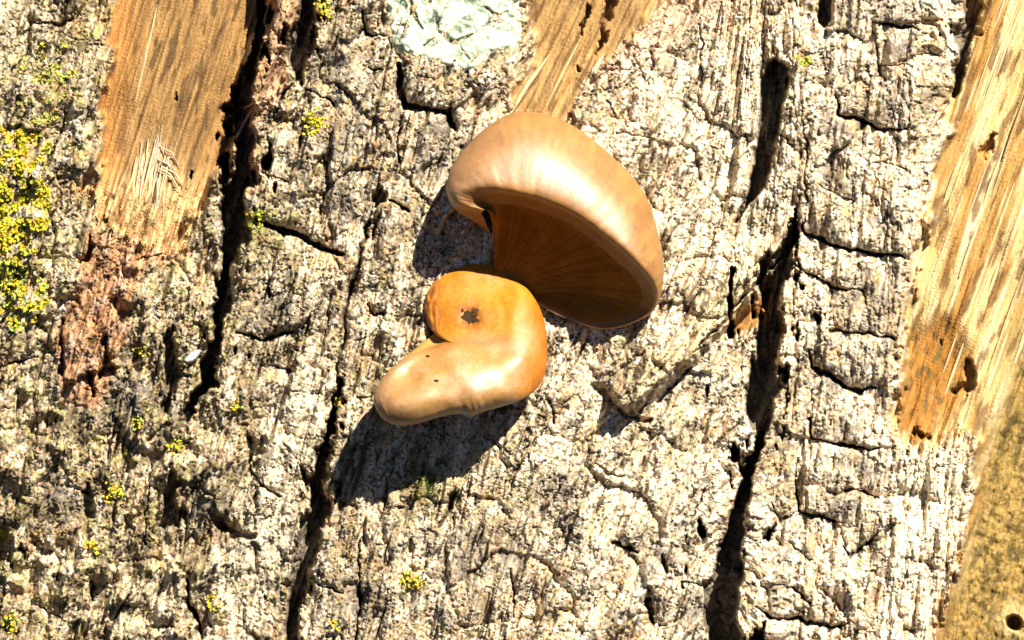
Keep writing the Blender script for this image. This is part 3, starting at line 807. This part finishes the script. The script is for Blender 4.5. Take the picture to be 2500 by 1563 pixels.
for (x, y, r, n, lb) in [
    (745, 292, 30, 70, "small yellow lichen tuft on the grey plate right of the left fissure"),
    (610, 515, 28, 90, "dark green and yellow lichen tuft on the edge of the left fissure"),
    (764, 20, 20, 60, "small yellow lichen tuft at the mouth of the uppermost fissure"),
    (972, 1375, 26, 70, "lone yellow lichen tuft on pale bark below the lower cap's shadow"),
    (270, 1162, 24, 70, "yellow lichen tuft on the dark mossy bark below the pink bark"),
    (1898, 142, 16, 34, "tiny yellow lichen tuft beside the slit shaped fissure"),
    (215, 1290, 18, 40, "small yellow lichen speck below the tuft on dark mossy bark"),
    (420, 1055, 20, 40, "small yellow lichen speck in the rough mossy ridge"),
    (325, 1000, 16, 36, "small yellow lichen speck in the rough mossy ridge"),
    (8, 1262, 14, 36, "bright yellow lichen speck over a dark pit"),
    (500, 1420, 20, 36, "small yellow lichen speck between a short crack and the lower middle fissure"),
    (560, 960, 16, 30, "small yellow lichen speck below the foot of the left fissure"),
    (20, 1470, 26, 60, "small yellow lichen speck in the rough mossy ridge"),
    (330, 830, 12, 24, "yellow lichen speck on the pink bark"),
    (798, 950, 9, 14, "tiny yellow lichen speck left of the lower cap"),
    (790, 1475, 14, 22, "tiny yellow lichen speck beside the lower middle fissure")]:
    sp = [(x + r * rs.gauss(0, .5), y + r * rs.gauss(0, .5)) for _ in range(n)]
    dark = "dark green" in lb
    g = "yellow lichen specks on the mossy ridge" if "rough mossy ridge" in lb else None
    lobes("yellow_lichen", lb, "lichen", sp, 5.0, 5, (GC + [(.12, .16, .02)] * 3 + YC[:2]) if dark else YC + [GC[1]], M_YELLOW, g)
lobes("moss_tuft", "dark green moss tuft in the shadow below the lower cap", "moss", [(1010 + 30 * rs.gauss(0, .6), 1140 + 30 * rs.gauss(0, .6)) for _ in range(160)], 5, 4,
      [(.10, .13, .01), (.17, .19, .02), (.06, .08, .01)], M_YELLOW, leafy=False)

# ------------------------------------------------------------------ mushrooms
def crom(P, n):
    """Catmull-Rom through rows of P, n samples for each span"""
    P = np.asarray(P, float); m = len(P)
    E = np.concatenate([[2 * P[0] - P[1]], P, [2 * P[-1] - P[-2]]])
    out = []
    for i in range(m - 1):
        p0, p1, p2, p3 = E[i:i + 4]
        for q in range(n):
            t = q / n
            out.append(0.5 * (2 * p1 + (p2 - p0) * t + (2 * p0 - 5 * p1 + 4 * p2 - p3) * t * t + (3 * p1 - p0 - 3 * p2 + p3) * t ** 3))
    out.append(P[-1])
    return np.array(out)

# upper mushroom: shell-shaped cap hung from its side, gills towards us
A = (1160, 700, 4)
ST = [  # back contact, back, silhouette, top, crest, rim edge, inrolled lip, gill middle, gill root
    [(1172, 578, -6), (1152, 538, 40), (1142, 514, 85), (1137, 507, 112), (1139, 501, 132), (1148, 496, 138), (1170, 508, 106), (1176, 562, 48), A],
    [(1140, 522, -6), (1105, 514, 48), (1084, 503, 92), (1077, 495, 122), (1082, 488, 148), (1100, 482, 157), (1152, 496, 122), (1169, 557, 50), A],
    [(1130, 470, -6), (1082, 464, 50), (1054, 449, 95), (1057, 445, 140), (1074, 450, 166), (1098, 463, 166), (1156, 484, 130), (1174, 554, 52), A],
    [(1140, 400, -8), (1100, 388, 30), (1074, 370, 84), (1106, 385, 158), (1142, 430, 184), (1150, 452, 172), (1178, 480, 132), (1178, 555, 55), A],
    [(1228, 310, -8), (1206, 280, 12), (1193, 267, 58), (1203, 330, 152), (1216, 438, 192), (1220, 461, 174), (1222, 480, 132), (1206, 565, 55), A],
    [(1318, 330, -8), (1324, 297, 10), (1328, 281, 56), (1310, 360, 158), (1286, 456, 192), (1280, 478, 174), (1276, 496, 136), (1234, 575, 55), A],
    [(1408, 400, -8), (1428, 372, 8), (1441, 362, 58), (1410, 428, 164), (1368, 494, 195), (1354, 508, 180), (1342, 520, 142), (1262, 592, 55), A],
    [(1478, 480, -10), (1508, 460, 6), (1526, 456, 56), (1494, 500, 152), (1448, 551, 188), (1430, 562, 176), (1412, 571, 140), (1292, 612, 52), A],
    [(1510, 590, -10), (1542, 580, 6), (1560, 566, 54), (1544, 590, 132), (1516, 616, 172), (1500, 625, 164), (1478, 630, 128), (1322, 640, 46), A],
    [(1512, 670, -10), (1546, 665, 6), (1567, 654, 44), (1562, 668, 90), (1553, 677, 114), (1542, 682, 112), (1520, 687, 90), (1342, 668, 38), A],
    [(1486, 730, -10), (1522, 738, 2), (1538, 736, 24), (1538, 740, 42), (1535, 740, 54), (1527, 739, 54), (1505, 734, 44), (1342, 690, 32), A],
    [(1410, 752, -10), (1430, 770, 2), (1432, 778, 10), (1433, 779, 18), (1432, 778, 25), (1428, 775, 27), (1414, 764, 24), (1312, 700, 26), A],
    [(1316, 722, -10), (1320, 740, -2), (1322, 746, 10), (1322, 746, 20), (1322, 744, 18), (1320, 740, 20), (1310, 730, 18), (1262, 690, 20), A],
    [(1240, 690, -12), (1240, 694, -8), (1240, 698, 0), (1240, 698, 6), (1238, 696, 12), (1234, 694, 14), (1230, 690, 14), (1215, 676, 14), A]]
ST = np.array(ST, float)
ST[..., 2] *= 1.08
ST[:, 7, 2] *= .7
ST[3:10, 7, 1] += 8
NS, NP = 12, 8
G = np.stack([crom(ST[:, k], NS) for k in range(ST.shape[1])], 1)        # stations refined
G = np.stack([crom(g, NP) for g in G], 0)                                 # profiles refined
nu, nv = G.shape[:2]
IL = 6 * NP                                                               # the lip
for it in range(15):                                                       # soften the roll of the rim
    K = G.copy()
    K[:, 1:-1] = .25 * G[:, :-2] + .5 * G[:, 1:-1] + .25 * G[:, 2:]
    K[1:-1] = .25 * K[:-2] + .5 * K[1:-1] + .25 * K[2:]
    wgt = np.ones((nu, nv, 1)) * .8; wgt[:, :2] = 0; wgt[:, -3:] = 0; wgt[int(nu * .62):] *= .35; wgt[:int(nu * .1)] *= .4
    G = G + (K - G) * wgt
um = np.linspace(0, 12, nu)
uu, vv = np.meshgrid(um, np.arange(nv), indexing='ij')
G[..., 2] += 2.2 * pn(uu * 1.2, vv / 14, 401) * (vv < IL + 4)
G[..., 2] += 1.0 * pn(uu * 6, vv / 9, 402) * (vv < IL)
def grid_faces(a, b):
    q = (np.arange(a - 1)[:, None] * b + np.arange(b - 1)[None, :])
    return np.stack([q, q + 1, q + b + 1, q + b], -1).reshape(-1, 4)

mush = bpy.data.objects.new("mushroom", None); COL.objects.link(mush); mush.empty_display_size = .01
mush.location = tuple(world_pts(1178., 650., 0.))
tag(mush, "larger tan mushroom, shell shaped, its shaded brown gills showing under the inrolled rim", "mushroom", "pair of mushrooms on the trunk")
mush2 = bpy.data.objects.new("mushroom", None); COL.objects.link(mush2); mush2.empty_display_size = .01
mush2.location = tuple(world_pts(1080., 720., 0.))
tag(mush2, "smaller orange mushroom with a folded smooth cap and a dark blemish, below the gilled one", "mushroom", "pair of mushrooms on the trunk")
def part(name, V, F, col, gloss, parent, mat, smooth=True):
    V = np.asarray(V, float).reshape(-1, 3) - np.array(parent.location)
    return link(name, mesh_np(name, V, F, np.asarray(col, f32).reshape(-1, 3), smooth, np.asarray(gloss, f32).ravel()), parent, [mat])

cap = G[:, :IL + 1]
cx_, cy_ = cap[..., 0], cap[..., 1]
o1 = np.ones(cx_.shape + (3,), f32)
cc = o1 * rgb(.335, .145, .026)
st_n = fbm(uu[:, :IL + 1] * 7, vv[:, :IL + 1] / 22, 3, 411)
cc = mixc(cc, o1 * rgb(.39, .185, .038), sst(-.1, .35, st_n))
cc = mixc(cc, o1 * rgb(.30, .155, .07), .7 * sst(1230, 1080, cx_ + .3 * (cy_ - 400)) * sst(0, 30, vv[:, :IL + 1]))
cc = mixc(cc, o1 * rgb(.30, .14, .035), .8 * sst(34, 48, vv[:, :IL + 1] + 3 * st_n))
gr1 = fbm(cx_ / 5, cy_ / 6, 3, 445)
cc = mixc(cc, cc * .62, .6 * sst(.2, .45, gr1).astype(f32))
part("cap", world_pts(cap[..., 0], cap[..., 1], cap[..., 2]), grid_faces(nu, IL + 1), cc, .9 * np.ones(cx_.shape) - .7 * sst(34, 46, vv[:, :IL + 1]), mush, M_CAP)
gb = G[:, IL:]
gc = np.ones(gb.shape, f32) * rgb(.32, .13, .016)
part("gill_bed", world_pts(gb[..., 0], gb[..., 1], gb[..., 2]), grid_faces(nu, nv - IL), gc, .2 * np.ones(gb.shape[:2]), mush, M_GILL)
# single gills
NG = 128
for g in range(NG):
    u = (0.25 + 11.3 * g / (NG - 1)) / 12 * (nu - 1)
    i = int(u); fr_ = u - i
    line = gb[i] * (1 - fr_) + gb[min(i + 1, nu - 1)] * fr_
    nxt = gb[min(i + 2, nu - 1)] - gb[max(i - 1, 0)]
    n = len(line); lo = {0: 0, 1: 7, 2: 4, 3: 8}[g % 4]
    lo = n - 2 if False else lo
    seg = line[: n - 1 - lo][::1]
    side = nxt[: len(seg)]; tv = np.gradient(seg, axis=0)
    nr = np.cross(side, tv); nr /= np.linalg.norm(nr, axis=1, keepdims=True) + 1e-6
    nr *= np.sign(nr[:, 2:3] + 1e-9)
    side = side / (np.linalg.norm(side, axis=1, keepdims=True) + 1e-6)
    ts = np.linspace(0, 1, len(seg))
    hh = (5.0 * (1 - .45 * g / NG) * np.sin(np.clip(ts * .95 + .02, 0, 1) * math.pi) ** .8 * (.75 if g % 2 else 1))[:, None]
    rows = [seg - side * 1.5 - nr * 2, seg + nr * hh - side * .6, seg + nr * hh + side * .6, seg + side * 1.5 - nr * 2]
    V = np.concatenate([world_pts(r[:, 0], r[:, 1], r[:, 2]) for r in rows]); m = len(seg); F = []
    for r in range(3):
        for q in range(m - 1): F.append((r * m + q, r * m + q + 1, (r + 1) * m + q + 1, (r + 1) * m + q))
    k = rs.uniform(.7, 1.2)
    part("gill", V, F, np.tile(rgb(.42 * k, .172 * k, .022 * k), (len(V), 1)), .2 * np.ones(len(V)), mush, M_GILL)
# short side stem joining the cap to the bark
def stem(parent, p0, p1, r0, r1, col):
    V, F = [], []; nr_, ns_ = 8, 20
    a0, a1 = np.array(p0, float), np.array(p1, float)
    for r in range(nr_ + 1):
        t_ = r / nr_; cpt = a0 + (a1 - a0) * t_; rad = r0 + (r1 - r0) * t_ ** .7
        for s_ in range(ns_):
            an = 2 * math.pi * s_ / ns_; w_ = 1 + .1 * math.sin(3 * an + r)
            V.append(world_pts(cpt[0] + rad * w_ * math.cos(an), cpt[1] + rad * w_ * math.sin(an), cpt[2]))
    for r in range(nr_):
        for s_ in range(ns_):
            F.append((r * ns_ + s_, r * ns_ + (s_ + 1) % ns_, (r + 1) * ns_ + (s_ + 1) % ns_, (r + 1) * ns_ + s_))
    V = np.array(V)
    return part("stem", V, F, np.tile(rgb(*col), (len(V), 1)), .2 * np.ones(len(V)), parent, M_GILL)
stem(mush, (1180, 640, -30), (1188, 632, 26), 44, 30, (.34, .20, .07))

# lower mushroom: folded cap seen from above
OUT = np.array([(1120, 622, 12), (1165, 628, 14), (1205, 648, 20), (1245, 682, 44), (1275, 728, 56), (1289, 780, 66), (1292, 835, 78), (1286, 885, 92),
    (1264, 922, 112), (1228, 946, 150), (1180, 962, 172), (1135, 974, 184), (1112, 985, 184), (1092, 978, 186), (1045, 984, 186), (990, 1000, 182), (945, 1006, 176), (910, 995, 178),
    (890, 970, 176), (882, 942, 172), (891, 910, 160), (918, 876, 146), (962, 846, 128), (1008, 824, 104), (1050, 806, 100), (1036, 796, 84), (1016, 775, 60),
    (1005, 745, 38), (1003, 715, 34), (1012, 684, 24), (1038, 654, 14), (1078, 630, 12)], float)
INN = np.array([(1130, 665, 34), (1130, 705, 57), (1125, 745, 84), (1120, 782, 97), (1160, 797, 109), (1205, 792, 116), (1240, 770, 100), (1255, 820, 122), (1220, 730, 88), (1190, 690, 50),
    (1230, 850, 158), (1180, 830, 140), (1110, 830, 140), (1100, 862, 186), (1160, 868, 190), (1210, 885, 178), (1150, 905, 206), (1060, 905, 204), (1060, 865, 184), (1000, 890, 180),
    (950, 925, 196), (930, 960, 202), (985, 960, 214), (1060, 950, 212), (1130, 945, 212), (1190, 930, 198), (1060, 690, 42), (1060, 735, 66), (1055, 775, 80), (1075, 805, 112), (1020, 850, 142), (965, 880, 146)], float)
CTRL = np.concatenate([INN, np.c_[OUT[:, :2] + 0.0, OUT[:, 2] + 4]])
def tps_fit(P, lam=25.0):
    n = len(P); d = np.hypot(P[:, None, 0] - P[None, :, 0], P[:, None, 1] - P[None, :, 1]) / 100
    K = np.where(d > 0, d * d * np.log(d + 1e-12), 0) + lam * .0004 * np.eye(n)
    Q = np.c_[np.ones(n), P[:, :2] / 100]
    Amat = np.block([[K, Q], [Q.T, np.zeros((3, 3))]])
    return np.linalg.solve(Amat, np.r_[P[:, 2], 0, 0, 0])
wt = tps_fit(CTRL)
def tps(x, y):
    d = np.hypot(x[..., None] - CTRL[:, 0], y[..., None] - CTRL[:, 1]) / 100
    K = np.where(d > 0, d * d * np.log(d + 1e-12), 0)
    return K @ wt[:-3] + wt[-3] + wt[-2] * x / 100 + wt[-1] * y / 100
oc = crom(np.r_[OUT, OUT[:1]], 8)[:-1]
nth = len(oc); C0 = np.array([1135, 835.])
rr = np.concatenate([np.linspace(0, .8, 46), .8 + .2 * np.sin(np.linspace(0, 1, 22)[1:] * math.pi / 2)])
TT, RR = np.meshgrid(np.arange(nth), rr, indexing='ij')
ox, oy, od = oc[:, 0][:, None], oc[:, 1][:, None], oc[:, 2][:, None]
lx = C0[0] + RR * (ox - C0[0]); ly = C0[1] + RR * (oy - C0[1])
ld = tps(lx, ly)
dist_e = (1 - RR) * np.hypot(ox - C0[0], oy - C0[1])                # distance in from the outline
rad = 26.0
qd = np.clip(1 - dist_e / rad, 0, 1)
ld = ld - 20 * (1 - np.sqrt(np.clip(1 - qd ** 2, 0, 1)))
rc = np.hypot(lx - 1120, (ly - 752) * .95)
upper = sst(835, 770, ly + .12 * (lx - 1150))
ld += upper * sst(1105, 1150, lx) * 0.9 * np.sin(rc / 6.2 + 2.5 * pn(lx / 60, ly / 60, 421)) * sst(40, 60, rc) * sst(140, 95, rc) * sst(-.1, .3, pn(lx / 50, ly / 50, 422) + .15)
ld -= 12 * np.exp(-(np.hypot(lx - 1110, ly - 748) / 20) ** 2)
lip_s = sst(900, 975, ly) * sst(60, 10, dist_e)
ld += 2.2 * lip_s * pn(lx / 11 - ly / 34, ly / 70, 423)
ld += 1.5 * pn(lx / 40, ly / 40, 424)
rag = sst(1062, 1018, lx) * sst(800, 770, ly) * sst(640, 690, ly)
ld += rag * 4 * pn(lx / 9, ly / 20, 425)
o2 = np.ones(lx.shape + (3,), f32)
c_low = o2 * rgb(.44, .215, .052)
c_low = mixc(c_low, o2 * rgb(.50, .265, .10), sst(-.2, .4, fbm(lx / 60, ly / 40, 3, 431)))
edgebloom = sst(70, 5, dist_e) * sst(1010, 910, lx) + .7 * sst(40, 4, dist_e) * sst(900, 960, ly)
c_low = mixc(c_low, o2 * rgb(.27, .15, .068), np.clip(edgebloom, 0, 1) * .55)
c_up = o2 * rgb(.56, .185, .010)
c_up = mixc(c_up, o2 * rgb(.52, .22, .03), .6 * sst(-.1, .3, fbm((rc + 8 * pn(lx / 50, ly / 50, 432)) / 16, np.arctan2(ly - 752, lx - 1120) * 1.2, 3, 433)))
c_up = mixc(c_up, o2 * rgb(.42, .11, .007), .7 * sst(1235, 1290, lx))
c_up = mixc(c_up, o2 * rgb(.28, .10, .02), .9 * rag * sst(-.25, .2, fbm(lx / 10, ly / 26, 3, 434) + .15))
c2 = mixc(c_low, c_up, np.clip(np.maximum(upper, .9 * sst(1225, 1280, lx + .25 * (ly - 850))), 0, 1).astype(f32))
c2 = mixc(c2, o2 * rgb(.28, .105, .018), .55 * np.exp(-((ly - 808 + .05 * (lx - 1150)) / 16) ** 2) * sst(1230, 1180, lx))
stn = np.exp(-(np.hypot(lx - 1110, ly - 748) / 34) ** 2) * sst(-.35, .15, fbm(lx / 9, ly / 12, 3, 441) + .1)
c2 = mixc(c2, o2 * rgb(.13, .05, .012), np.clip(.9 * stn, 0, .8).astype(f32))
grain = fbm(lx / 5, ly / 6, 3, 443)
c2 = mixc(c2, c2 * .62, .6 * sst(.2, .45, grain).astype(f32))
gloss2 = .95 - .75 * np.maximum(upper, sst(1215, 1275, lx + .25 * (ly - 850))) - .2 * np.clip(edgebloom, 0, 1)
V2 = world_pts(lx, ly, ld).reshape(-1, 3)
nr2 = len(rr)
F2_ = []
for i in range(nth):
    j = (i + 1) % nth
    for r in range(nr2 - 1):
        F2_.append((i * nr2 + r, i * nr2 + r + 1, j * nr2 + r + 1, j * nr2 + r))
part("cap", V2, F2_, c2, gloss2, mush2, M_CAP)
# underside back to the bark
edge_d = ld[:, -1]
Bc = np.array([1085, 735.])
under = []
for (f, g_) in ((0, 0), (.03, .12), (.10, .24), (.22, .36), (.40, .52), (.62, .80), (.72, 1.0)):
    ux = oc[:, 0] + f * (Bc[0] - oc[:, 0]); uy = oc[:, 1] + f * (Bc[1] - oc[:, 1])
    under.append(world_pts(ux, uy, edge_d * (1 - g_) + (-14) * g_))
UV = np.stack(under, 1).reshape(-1, 3); nu2 = len(under); FU = []
for i in range(nth):
    j = (i + 1) % nth
    for r in range(nu2 - 1): FU.append((i * nu2 + r, j * nu2 + r, j * nu2 + r + 1, i * nu2 + r + 1))
part("gill_layer", UV, FU, np.tile(rgb(.42, .24, .07), (len(UV), 1)), .2 * np.ones(len(UV)), mush2, M_GILL)
stem(mush2, (1085, 730, -30), (1080, 732, 20), 60, 48, (.40, .20, .05))

# dark blemish and specks on the lower cap
def cap_h(x, y):
    k = np.argmin((lx - x) ** 2 + (ly - y) ** 2); return float(ld.ravel()[k])
def blot(cx0, cy0, r, seed, name="blemish", col=(.05, .03, .015), proud=1.4, squash=1.0):
    V = [world_pts(cx0, cy0, cap_h(cx0, cy0) + proud)]; n = 26; F = []
    rr_ = random.Random(seed)
    ph = [rr_.uniform(0, 6.3) for _ in range(4)]
    for ring in (.45, .8, 1.0):
        for i in range(n):
            a = 2 * math.pi * i / n
            rad_ = r * ring * (1 + .22 * math.sin(2 * a + ph[0]) + .16 * math.sin(5 * a + ph[1]) + .12 * math.sin(9 * a + ph[2]))
            x, y = cx0 + rad_ * math.cos(a), cy0 + squash * rad_ * math.sin(a)
            V.append(world_pts(x, y, cap_h(x, y) + (proud + rr_.uniform(-.6, 1.2) if ring < 1 else -1.2)))
    for i in range(n):
        j = (i + 1) % n
        F.append((0, 1 + i, 1 + j, 1 + j))
        for k in range(2): F.append((1 + k * n + i, 1 + (k + 1) * n + i, 1 + (k + 1) * n + j, 1 + k * n + j))
    F3 = []
    for f in F:
        if f[2] == f[3]: F3.append(f[:3])
        else: F3 += [(f[0], f[1], f[2]), (f[0], f[2], f[3])]
    V = np.array(V)
    return part(name, V, F3, np.tile(rgb(*col), (len(V), 1)), .2 * np.ones(len(V)), mush2, M_SPOT)
blot(1110, 750, 18, 1); blot(1120, 738, 11, 5, col=(.09, .045, .015)); blot(1092, 733, 4, 6)
blot(1010, 841, 5, 2, squash=.6); blot(1030, 899, 5, 3, squash=.7); blot(1097, 972, 4, 4, "blemish", (.75, .72, .65))
print("plates", len(starts), "verts", len(PV))
